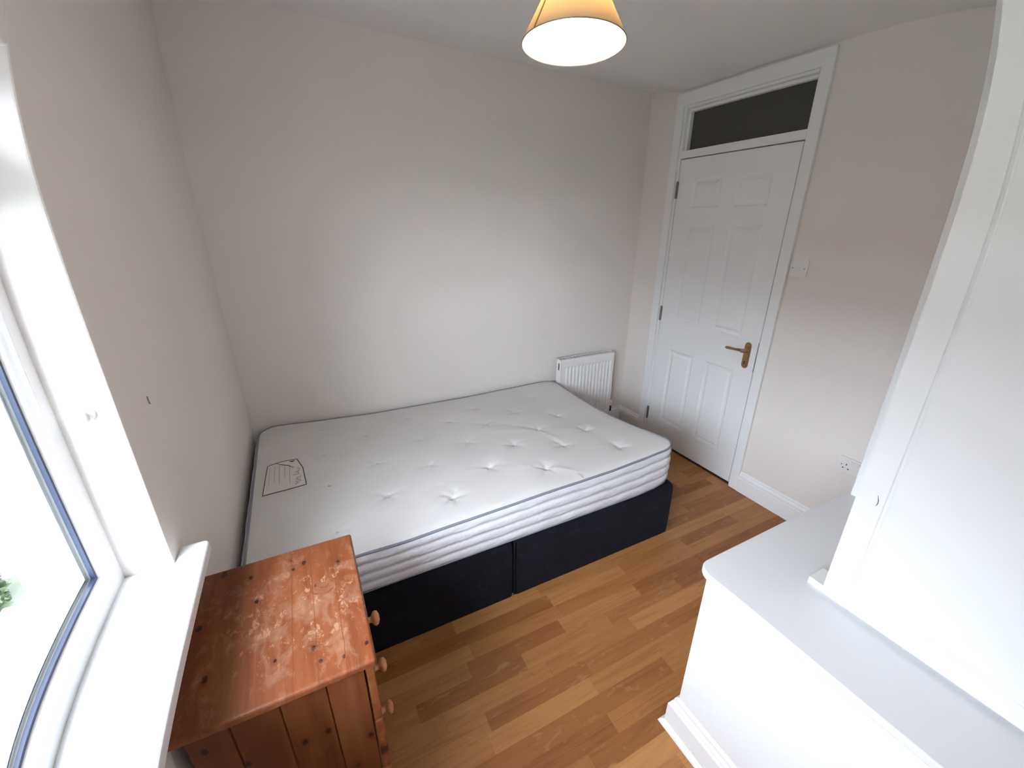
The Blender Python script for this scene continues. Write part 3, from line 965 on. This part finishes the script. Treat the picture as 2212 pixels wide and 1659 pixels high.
TUFTS = [(0.347, -0.168), (0.567, -0.343), (0.824, -0.21), (1.041, -0.374), (1.210, -0.500), (0.343, -0.471), (0.571, -0.656), (0.817, -0.514),
         (0.800, -0.793), (1.039, -0.658), (1.045, -0.942), (0.567, -0.935), (0.814, -1.076), (1.447, -0.424), (1.240, -0.251), (1.674, -0.245),
         (1.247, -0.801), (1.457, -0.699), (1.673, -0.566), (1.705, -0.810), (1.482, -0.918), (1.726, -1.072), (0.346, -0.758), (1.279, -1.077), (0.345, -1.081)]
DEEP = {10: 1.3, 12: 1.8, 11: 1.2, 16: 1.3, 17: 1.5, 18: 1.4, 19: 1.7, 20: 1.8, 21: 2.0, 23: 1.9, 13: 1.2, 9: 1.1, 2: 0.7, 0: 0.6, 1: 0.7, 5: 0.6, 22: 0.5}
rnd = random.Random(5)
CREASE = [((1.18, -1.00), (1.36, -1.17), 0.0045, 0.030), ((1.24, -0.62), (1.47, -0.72), 0.003, 0.03), ((1.20, -0.46), (1.46, -0.70), -0.0022, 0.03),
          ((1.70, -0.80), (1.55, -0.74), 0.003, 0.03), ((1.45, -0.72), (1.50, -0.92), 0.0032, 0.025), ((0.80, -0.98), (0.84, -1.08), -0.003, 0.02),
          ((1.04, -0.94), (1.18, -0.985), -0.0025, 0.022), ((1.05, -0.94), (0.93, -0.93), 0.0022, 0.022), ((1.30, -1.08), (1.42, -1.20), 0.004, 0.022),
          ((1.72, -1.07), (1.60, -1.00), 0.003, 0.022), ((0.814, -1.076), (0.70, -1.11), 0.0018, 0.03), ((0.57, -0.935), (0.66, -1.0), 0.0015, 0.03)]


def top_z(x, y, m):
    z = edge_z(x, y)
    # pillowed crown
    z += (0.010 - 0.006 * math.exp(-((x - MX1) / 0.5) ** 2)) * (1 - m ** 3)
    # rounding towards the piping
    if m > 0.93:
        z -= 0.006 * ((m - 0.93) / 0.07) ** 2
    for i, (tx, ty) in enumerate(TUFTS):
        d2 = (x - tx) ** 2 + (y - ty) ** 2
        if d2 < 0.03:
            k = DEEP.get(i, 0.9)
            d = math.sqrt(d2)
            z -= k * (0.0065 * math.exp(-(d / 0.013) ** 2) + 0.0050 * math.exp(-(d / 0.045) ** 2))
            # puckers radiating from the tuft
            an = math.atan2(y - ty, x - tx)
            z += k * 0.0011 * math.sin(an * 5 + i) * math.exp(-((d - 0.035) / 0.03) ** 2)
    for (a, b, h, wd) in CREASE:
        ax, ay = a; bx_, by_ = b
        vx, vy = bx_ - ax, by_ - ay
        l2 = vx * vx + vy * vy
        t = min(max(((x - ax) * vx + (y - ay) * vy) / l2, 0), 1)
        d = math.hypot(x - ax - t * vx, y - ay - t * vy)
        if d < wd * 3:
            z += 0.7 * h * math.exp(-(d / wd * 1.3) ** 2) * (0.4 + 0.6 * math.sin(math.pi * min(max(t, 0.03), 0.97)))
    z += 0.0016 * math.sin(x * 9 + 1.3 * math.sin(y * 7)) * math.sin(y * 8 + 0.7)
    return z


def outline(u, v):
    """unit-square border point -> rounded rectangle outline"""
    x, y = u * ma, v * mb_
    ax_, ay_ = ma - RC, mb_ - RC
    if abs(x) > ax_ and abs(y) > ay_:
        cx_, cy_ = math.copysign(ax_, x), math.copysign(ay_, y)
        dx, dy = x - cx_, y - cy_
        if abs(u) >= abs(v):
            pass
        l = math.hypot(dx, dy)
        return mcx + cx_ + dx / l * RC, mcy + cy_ + dy / l * RC
    return mcx + x, mcy + y


NX, NY = 260, 170
mm = MB(); vs = []
for j in range(NY + 1):
    for i in range(NX + 1):
        u, v = -1 + 2 * i / NX, -1 + 2 * j / NY
        m = max(abs(u), abs(v))
        if m < 1e-9:
            x, y = mcx, mcy
        else:
            ox, oy = outline(u / m, v / m)
            # blend: straight grid inside, rounded outline at the rim
            gx, gy = mcx + u * ma, mcy + v * mb_
            px_, py_ = mcx + (ox - mcx) * m, mcy + (oy - mcy) * m
            t = max(0, (m - 0.80) / 0.20)
            x, y = gx + (px_ - gx) * t, gy + (py_ - gy) * t
        vs.append((x, y, top_z(x, y, m)))
ff = [(j * (NX + 1) + i, j * (NX + 1) + i + 1, (j + 1) * (NX + 1) + i + 1, (j + 1) * (NX + 1) + i) for j in range(NY) for i in range(NX)]
mm.add(vs, ff)
# border loop indices of the grid (counter-clockwise)
loop = [i for i in range(NX + 1)] + [(j * (NX + 1) + NX) for j in range(1, NY + 1)] + [NY * (NX + 1) + i for i in range(NX - 1, -1, -1)] + [j * (NX + 1) for j in range(NY - 1, 0, -1)]
mat_ = empty('mattress', (mcx, mcy, 0.3185), 'white tufted mattress with grey piping lying on the black divan base', 'mattress')
mm.build('mattress_top', M['ticking'], mat_, smooth=True)
# border: four quilted channels
bd = MB(); rows = 33
lp = [vs[i] for i in loop]; n = len(lp)
bv = []
for r_ in range(rows):
    t = r_ / (rows - 1)
    for k, (x, y, z) in enumerate(lp):
        zb_ = bot_z(x, y)
        zz = z + (zb_ - z) * t
        ch = abs(math.sin(t * math.pi * 4)) ** 0.6
        puck = 0.0022 * math.sin(k * 0.23 + 4 * math.floor(t * 4)) * math.sin(k * 0.081 + 2.3 * math.floor(t * 4 + 0.3))
        lside = max(0.0, 1 - (x - MX0) / 0.03)
        b = 0.026 * lside * math.sin(math.pi * min(t * 0.8, 1)) + 0.0085 * ch + 0.006 * math.sin(math.pi * t) + puck * ch
        p0, p1 = lp[k - 1], lp[(k + 1) % n]
        tx, ty = p1[0] - p0[0], p1[1] - p0[1]
        l = math.hypot(tx, ty) or 1
        bv.append((x + ty / l * b, y - tx / l * b, zz))
bf = []
for r_ in range(rows - 1):
    for k in range(n):
        bf.append((r_ * n + k, r_ * n + (k + 1) % n, (r_ + 1) * n + (k + 1) % n, (r_ + 1) * n + k))
bf.append(tuple(range((rows - 1) * n, rows * n)))
bd.add(bv, bf)
bo = bd.build('mattress_border', M['border'], mat_, smooth=True)


def loop_pts(kind):
    out = []
    for k in range(0, n, 2):
        x, y, z = lp[k]
        p0, p1 = lp[k - 1], lp[(k + 1) % n]
        tx, ty = p1[0] - p0[0], p1[1] - p0[1]
        l = math.hypot(tx, ty) or 1
        if kind == 't':
            out.append((x + ty / l * 0.004, y - tx / l * 0.004, z - 0.001))
        else:
            out.append((x + ty / l * 0.005, y - tx / l * 0.005, bot_z(x, y) + 0.005))
    return out


MB().tube(loop_pts('t'), 0.0052, 8, closed=True).build('piping', M['piping'], mat_, smooth=True)
MB().tube(loop_pts('b'), 0.0048, 8, closed=True).build('piping', M['piping'], mat_, smooth=True)


def surf(x, y, off=0.0):
    u, v = (x - mcx) / ma, (y - mcy) / mb_
    return (x, y, top_z(x, y, max(abs(u), abs(v))) + off)


tf0 = None
for i, (x, y) in enumerate(TUFTS):
    if tf0 is None:
        t_ = MB()
        t_.lathe([(0, 0.0045), (0.0035, 0.004), (0.0055, 0.0015), (0.004, -0.001), (0, -0.001)], (x, y, surf(x, y)[2]), (0.1, 0.05, 1), 10)
        t_.lathe([(0, 0.003), (0.003, 0.0025), (0.0035, 0.001), (0, -0.001)], (x + 0.006, y - 0.003, surf(x, y)[2] + 0.001), (0.3, -0.2, 1), 8)
        tf0 = t_.build('tuft', M['tuft'], mat_, smooth=True)
        base_p = Vector(surf(x, y))
    else:
        c = tf0.copy(); c.parent = mat_; COL.objects.link(c)
        # the copied mesh turns about the mattress origin, so shift it back on to its dimple
        c.location = Vector(surf(x, y)) - base_p

# loose thread near the front edge
MB().tube([surf(1.370, -1.195, 0.004), surf(1.365, -1.205, 0.012), surf(1.372, -1.218, 0.012), surf(1.385, -1.224, 0.003)], 0.0014, 6).build('loose_thread', M['tuft'], mat_, smooth=True)
MB().tube([surf(0.30, -1.150, 0.003), surf(0.312, -1.138, 0.010), surf(0.325, -1.132, 0.004)], 0.0013, 6).build('loose_thread', M['piping'], mat_, smooth=True)

# sewn label: cream cloth with a black border and a turned-over corner
LBL = [(0.094, -0.462), (0.165, -0.448), (0.228, -0.470), (0.252, -0.545), (0.256, -0.716), (0.166, -0.722), (0.086, -0.724)]
LBL = [(0.096, -0.480), (0.150, -0.466), (0.222, -0.466), (0.246, -0.560), (0.256, -0.712), (0.170, -0.722), (0.084, -0.724)]
lb = MB()


def dense(poly, step=0.012):
    out = []
    for i in range(len(poly)):
        a, b = Vector(poly[i]), Vector(poly[(i + 1) % len(poly)])
        k = max(1, int((b - a).length / step))
        out += [tuple(a + (b - a) * t / k) for t in range(k)]
    return out


dp = dense(LBL); cxy = (sum(p[0] for p in dp) / len(dp), sum(p[1] for p in dp) / len(dp))
rings = []
for s_ in [0, 0.2, 0.4, 0.6, 0.8, 1.0]:
    rings += [surf(cxy[0] + (p[0] - cxy[0]) * s_, cxy[1] + (p[1] - cxy[1]) * s_, 0.0012) for p in dp]
q = len(dp)
lb.add(rings, [(i * q + j, i * q + (j + 1) % q, (i + 1) * q + (j + 1) % q, (i + 1) * q + j) for i in range(5) for j in range(q)])
lbo = lb.build('label', M['label'], mat_, smooth=True)
lbo['label'] = 'cream cloth label with a black border and a creased corner'
MB().tube([surf(p[0], p[1], 0.0016) for p in dp], 0.0017, 6, closed=True).build('label_border', M['ink'], lbo)
MB().tube([surf(x, y, 0.0035) for x, y in ((0.135, -0.478), (0.160, -0.500), (0.185, -0.518), (0.208, -0.545))], [0.001, 0.0016, 0.0013, 0.0008], 6).build('crease', M['ink'], lbo)
MB().tube([surf(x, y, 0.0030) for x, y in ((0.190, -0.482), (0.202, -0.484), (0.212, -0.481))], [0.0012, 0.0032, 0.0015], 8).build('ink_mark', M['ink'], lbo)
MB().tube([surf(0.107, -0.50 - 0.0, 0.0016), surf(0.105, -0.66, 0.0016)], 0.0009, 5).build('small_print', M['inkgrey'], lbo)
for xx, y0_, y1_ in ((0.128, -0.50, -0.640), (0.148, -0.50, -0.66), (0.170, -0.52, -0.62), (0.190, -0.53, -0.68)):
    pts = [surf(xx, y0_ + (y1_ - y0_) * t / 8, 0.0016) for t in range(9)]
    MB().tube(pts, 0.0009, 5).build('small_print', M['inkgrey'], lbo)
scr = [(0.222, -0.555), (0.232, -0.562), (0.229, -0.580), (0.214, -0.588), (0.226, -0.592), (0.228, -0.606), (0.215, -0.612), (0.205, -0.606)]
scr2 = [(0.236, -0.628), (0.232, -0.642), (0.221, -0.636), (0.216, -0.652), (0.232, -0.660), (0.236, -0.672), (0.222, -0.668), (0.212, -0.672), (0.225, -0.682), (0.212, -0.694)]
for sc_ in (scr, scr2):
    MB().tube([surf(x, y, 0.0018) for x, y in sc_], 0.0017, 6).build('handwriting', M['inkgrey'], lbo)

# ================================================================== BEDSIDE CHEST
NX0, NX1, NY0, NY1, NZ = 0.004, 0.3865, -1.389, -1.8290, 0.720
ns = empty('bedside_chest', ((NX0 + NX1) / 2, (NY0 + NY1) / 2, 0), 'worn orange pine chest of drawers standing below the window sill beside the bed', 'chest of drawers')
TT = 0.022
tp = MB().box(NX0, NX1, NY0, NY1, NZ - TT, NZ)
tp.build('chest_top', M['pine_top'], ns, bevel=0.007, seg=4)
SY0, SY1 = NY0 - 0.012, NY1 + 0.012
CX1 = 0.3570
# side boards: tongue-and-groove near side
def tg_side(y_out, y_in, x0, x1, grooves, z0, z1):
    pts = [(x0, y_out)]
    s_ = 1 if y_in > y_out else -1
    for g in grooves:
        pts += [(g - 0.0022, y_out), (g, y_out + s_ * 0.004), (g + 0.0022, y_out)]
    pts += [(x1, y_out), (x1, y_in), (x0, y_in)]
    return MB().prism(pts, z0, z1, 2)


tg_side(SY1, SY1 + 0.018, NX0 + 0.026, CX1, [0.105, 0.193, 0.281], 0.0, NZ - TT).build('side_panel', M['pine_side'], ns)
tg_side(SY0, SY0 - 0.018, NX0 + 0.026, CX1, [0.105, 0.193, 0.281], 0.0, NZ - TT).build('side_panel', M['pine_side'], ns)
MB().box(NX0 + 0.026, NX0 + 0.034, SY0 - 0.018, SY1 + 0.018, 0.06, NZ - TT).build('back_panel', M['pine_side'], ns)
cr = MB()
for z in (0.122, 0.304, 0.494, NZ - TT - 0.012):
    cr.box(NX0 + 0.036, CX1 - 0.004, SY0 - 0.018, SY1 + 0.018, z, z + 0.012)
cr.build('rails', M['pine_side'], ns)
MB().box(CX1 - 0.018, CX1 + 0.000, SY0 - 0.018, SY1 + 0.018, 0.0, 0.120).build('plinth', M['pine_front'], ns)
for (z0, z1, kz) in ((0.510, NZ - TT - 0.004, 0.592), (0.318, 0.504, 0.405), (0.128, 0.312, 0.215)):
    d = MB()
    d.box(CX1 + 0.0045, CX1 + 0.0225, SY0 - 0.004, SY1 + 0.001, z0, z1)
    do = d.build('drawer', M['pine_front'], ns, bevel=0.003, seg=2)
    MB().box(CX1 - 0.25, CX1 - 0.002, SY0 - 0.03, SY1 + 0.03, z0 + 0.02, z1 - 0.03).build('drawer_box', M['pine_side'], do)
    k = MB().lathe([(0.0, -0.001), (0.011, -0.001), (0.009, 0.004), (0.0075, 0.012), (0.009, 0.018), (0.017, 0.022), (0.0195, 0.028), (0.0170, 0.034), (0.008, 0.038), (0, 0.0385)],
                   (CX1 + 0.0225, (SY0 + SY1) / 2, kz), (1, 0, 0), 24)
    k.build('knob', M['pine_knob'], do, smooth=True)

# ================================================================== RADIATOR
RX0, RX1, RY, RZ0, RZ1 = 1.997, 2.4915, -0.1005, 0.115, 0.667
rad = empty('radiator', ((RX0 + RX1) / 2, -0.065, RZ0), 'small white panel radiator on the back wall beyond the foot of the bed', 'radiator')
rp = MB()
# front panel with pressed flutes
nf = 14; xs_ = []; pit = (RX1 - RX0 - 0.05) / nf
zb = [RZ0, RZ0 + 0.010, RZ0 + 0.045, RZ0 + 0.060, RZ1 - 0.072, RZ1 - 0.058, RZ1 - 0.012, RZ1 - 0.003, RZ1]
zd = [0, 0, 0, 1, 1, 0, 0, 0, 0]
ze = [0.006, 0, 0, 0, 0, 0, 0, 0.002, 0.008]
px_ = [(RX0 + 0.004, 0), (RX0 + 0.022, 0)]
for i in range(nf):
    x = RX0 + 0.025 + pit * i
    px_ += [(x + pit * 0.16, 0), (x + pit * 0.30, 1), (x + pit * 0.70, 1), (x + pit * 0.84, 0)]
px_ += [(RX1 - 0.022, 0), (RX1 - 0.002, 0)]
v = []
for z, d_, e_ in zip(zb, zd, ze):
    for x, dd in px_:
        v.append((x, RY + e_ + 0.0075 * d_ * dd, z))
k = len(px_); nb = len(zb)
for z in (RZ0, RZ1):
    pass
f = [(j * k + i, j * k + i + 1, (j + 1) * k + i + 1, (j + 1) * k + i) for j in range(nb - 1) for i in range(k - 1)]
rp.add(v, f)
rp.box(RX0 + 0.004, RX1 - 0.002, RY + 0.010, RY + 0.014, RZ0, RZ1 - 0.002)
rp.build('front_panel', M['radiator'], rad)
for x in (RX0, RX1 - 0.002):
    s = MB().box(x, x + 0.002, RY + 0.004, -0.034, RZ0 + 0.01, RZ1)
    so = s.build('side_cover', M['radiator'], rad, bevel=0.0008)
    if x == RX0:
        MB().prism(stadium(-0.068, RZ1 - 0.085, RZ1 - 0.030, 0.006), x - 0.0006, x + 0.0004, 0).build('slot', M['hole'], so)
gr = MB()
gr.box(RX0, RX1, RY + 0.006, RY + 0.018, RZ1 - 0.003, RZ1)
gr.box(RX0, RX1, -0.046, -0.034, RZ1 - 0.003, RZ1)
for i in range(17):
    x = RX0 + (RX1 - RX0 - 0.004) * i / 16
    gr.box(x, x + 0.004, RY + 0.015, -0.044, RZ1 - 0.003, RZ1 - 0.0005)
gr.build('top_grille', M['radiator'], rad)
bk = MB()
for i in range(13):
    x = RX0 + 0.03 + (RX1 - RX0 - 0.06) * i / 12
    bk.box(x, x + 0.001, RY + 0.014, -0.046, RZ0 + 0.03, RZ1 - 0.02)
for x in (RX0 + 0.08, RX1 - 0.08):
    bk.box(x - 0.015, x + 0.015, -0.046, 0.0, RZ0 + 0.08, RZ1 - 0.12)
bk.build('bracket', M['radiator'], rad)
vx = RX1 + 0.032
vb = MB()
vb.tube([(RX1 - 0.004, -0.068, 0.168), (vx, -0.068, 0.168)], 0.008, 12)
vb.tube([(vx, -0.068, 0.150), (vx, -0.068, 0.195)], 0.011, 14)
vo_ = vb.build('valve', M['black'], rad, smooth=False)
vo_['label'] = 'dark valve body at the bottom corner'
MB().lathe([(0, 0), (0.0105, 0), (0.013, 0.006), (0.013, 0.032), (0.010, 0.042), (0, 0.043)], (vx, -0.068, 0.196), (0, 0, 1), 18).build('valve_cap', M['plastic'], vo_)
MB().tube([(vx, -0.068, 0.0), (vx, -0.068, 0.150)], 0.0075, 12).build('pipe', M['chrome'], rad, smooth=True)

# ================================================================== LIGHT SWITCH, SOCKET
sw = empty('light_switch', (L, -1.212, 1.352), 'square white light switch on the wall right of the door frame', 'light switch')
MB().box(L - 0.008, L + 0.001, -1.168, -1.256, 1.350, 1.438).build('plate', M['plastic'], sw, bevel=0.003)
MB().prism([(L - 0.008, 1.383), (L - 0.012, 1.383), (L - 0.008, 1.407)], -1.206, -1.218, 1).build('rocker', M['plastic'], sw)
for yy in (-1.182, -1.242):
    MB().lathe([(0, 0.0006), (0.003, 0.0006), (0.003, 0)], (L - 0.008, yy, 1.394), (-1, 0, 0), 12).build('screw', M['hinge'], sw)

so_ = empty('wall_socket', (L, -1.712, 0.428), 'white double plug socket low on the wall beside the stair box', 'socket')
plt = MB().box(L - 0.009, L + 0.001, -1.640, -1.786, 0.427, 0.513)
plt.build('plate', M['plastic'], so_, bevel=0.003)
for cy in (-1.676, -1.750):
    hh = MB()
    hh.box(L - 0.0096, L - 0.009, cy - 0.002, cy + 0.002, 0.471, 0.480)
    hh.box(L - 0.0096, L - 0.009, cy - 0.015, cy - 0.008, 0.452, 0.457)
    hh.box(L - 0.0096, L - 0.009, cy + 0.008, cy + 0.015, 0.452, 0.457)
    hh.build('pin_holes', M['hole'], so_)
for cy in (-1.700, -1.726):
    MB().prism([(L - 0.009, 0.484), (L - 0.013, 0.500), (L - 0.009, 0.502)], cy - 0.006, cy + 0.006, 1).build('rocker', M['plastic'], so_)
for yy in (-1.655, -1.771):
    MB().lathe([(0, 0.0006), (0.003, 0.0006), (0.003, 0)], (L - 0.009, yy, 0.470), (-1, 0, 0), 12).build('screw', M['hinge'], so_)

# ================================================================== WARDROBE on the stair box
WX, WY = 1.4719, -2.1512
wd = empty('wardrobe', ((WX + XP) / 2, (WY + YF) / 2, HB), 'tall white built-in cupboard standing on the boxed stair head', 'wardrobe')
WT = 2.40
MB().box(WX + 0.018, WX + 0.085, WY + 0.042, YF, HB, HB + 0.020).build('plinth_rail', M['box'], wd, bevel=0.001)
wdoor = MB()
# door with a flat recessed panel: stile, rails, shallow moulded edge
GY, GZ = -2.204, 0.742
def wring(o, d):
    return [(WX + d, GY - o, GZ + o), (WX + d, YF + 0.02 + 0.05 + o, GZ + o), (WX + d, YF + 0.07 + o, WT - 0.06 - o), (WX + d, GY - o, WT - 0.06 - o)]
outer = [(WX, WY, HB + 0.014), (WX, YF + 0.002, HB + 0.014), (WX, YF + 0.002, WT), (WX, WY, WT)]
seq = [outer, wring(0, 0), wring(0.002, 0.003), wring(0.007, 0.0045), wring(0.010, 0.0025), wring(0.013, 0.0030)]
for a_, b_ in zip(seq[:-1], seq[1:]):
    for kk in range(4):
        wdoor.quad(a_[kk], a_[(kk + 1) % 4], b_[(kk + 1) % 4], b_[kk])
wdoor.quad(*seq[-1])
bo_ = [(WX + 0.018, p[1], p[2]) for p in outer]
for kk in range(4):
    wdoor.quad(outer[kk], outer[(kk + 1) % 4], bo_[(kk + 1) % 4], bo_[kk])
wdoor.quad(*bo_)
wdo = wdoor.build('wardrobe_door', M['box'], wd)
MB().box(WX + 0.020, XP, WY - 0.004, WY - 0.022, HB + 0.020, WT).build('side_panel', M['box'], wd)
MB().box(WX + 0.019, XP, WY - 0.004, YF, WT - 0.0, WT + 0.018).build('top_panel', M['box'], wd)
MB().tube([(WX - 0.0006, -2.1885, 1.024), (WX - 0.0008, -2.1925, 1.014), (WX - 0.0008, -2.1935, 1.004), (WX - 0.0006, -2.1915, 0.996)], [0.0004, 0.0011, 0.0009, 0.0003], 6).build('scratch', M['hinge'], wdo)

# ================================================================== OUTSIDE THE WINDOW
GZ0 = -2.75
struct(MB().box(-45, -0.3, -40, 45, GZ0 - 0.2, GZ0), 'ground', M['grass'])
pt = MB().box(-3.4, -0.3, -8.0, 4.08, GZ0, GZ0 + 0.02).build('patio', M['patio'])
tag(pt, 'pale paved yard below the bedroom window', 'patio')
# neighbour's white rendered return, running away from the window wall
nh = empty('neighbour_house', (-3.0, 6.6, GZ0), 'white rendered house wall seen through the window glass', 'house')
MB().box(-9.5, -0.3, 4.1, 9.0, GZ0, 3.4).build('house_wall', M['nwall'], nh)
MB().prism([(3.9, 3.4), (9.2, 3.4), (6.55, 5.2)], -9.8, -0.3, 0).build('roof', M['slate'], nh)
# houses across the gardens
for i, (y0, y1, hgt) in enumerate(((-22, -12, 1.2), (-11.5, -1.5, 1.4), (-1.0, 9.5, 1.2), (10, 22, 1.3))):
    hs = empty('terraced_house', (-27, (y0 + y1) / 2, GZ0), kind='structure')
    MB().box(-33, -24, y0, y1, GZ0, hgt + 1.0).build('house_wall', M['brickwall'], hs)
    MB().prism([(-33.4, hgt + 1.0), (-23.6, hgt + 1.0), (-28.5, hgt + 3.6)], y0, y1, 1).build('roof', M['slate'], hs)
# shrub by the yard wall
rg = random.Random(3)
sh = MB()
for i in range(1500):
    a1, a2 = rg.uniform(0, 2 * math.pi), math.acos(rg.uniform(-0.3, 1))
    rr = rg.uniform(0.75, 1.0)
    c = Vector((-3.98 + 0.5 * rr * math.sin(a2) * math.cos(a1), 3.42 + 0.5 * rr * math.sin(a2) * math.sin(a1), GZ0 + 0.2 + 0.55 * rr * math.cos(a2)))
    u = Vector((rg.uniform(-1, 1), rg.uniform(-1, 1), rg.uniform(-0.6, 0.6))).normalized()
    w_ = u.orthogonal().normalized()
    l, b = rg.uniform(0.05, 0.09), rg.uniform(0.025, 0.04)
    sh.add([c - u * l, c + w_ * b, c + u * l, c - w_ * b], [(0, 1, 2, 3)])
bush = empty('garden_shrub', (-3.98, 3.42, GZ0), 'green leafy shrub outside, low behind the window glass', 'shrub')
sh.build('foliage', M['leaf'], bush)
MB().tube([(-3.98, 3.42, GZ0), (-3.97, 3.43, GZ0 + 0.3), (-3.98, 3.42, GZ0 + 0.5)], [0.03, 0.02, 0.012], 8).build('stem', mat('bark', (0.12, 0.08, 0.05), 0.9), bush)

for o in list(bpy.data.objects):
    if '_o' in o:
        del o['_o']
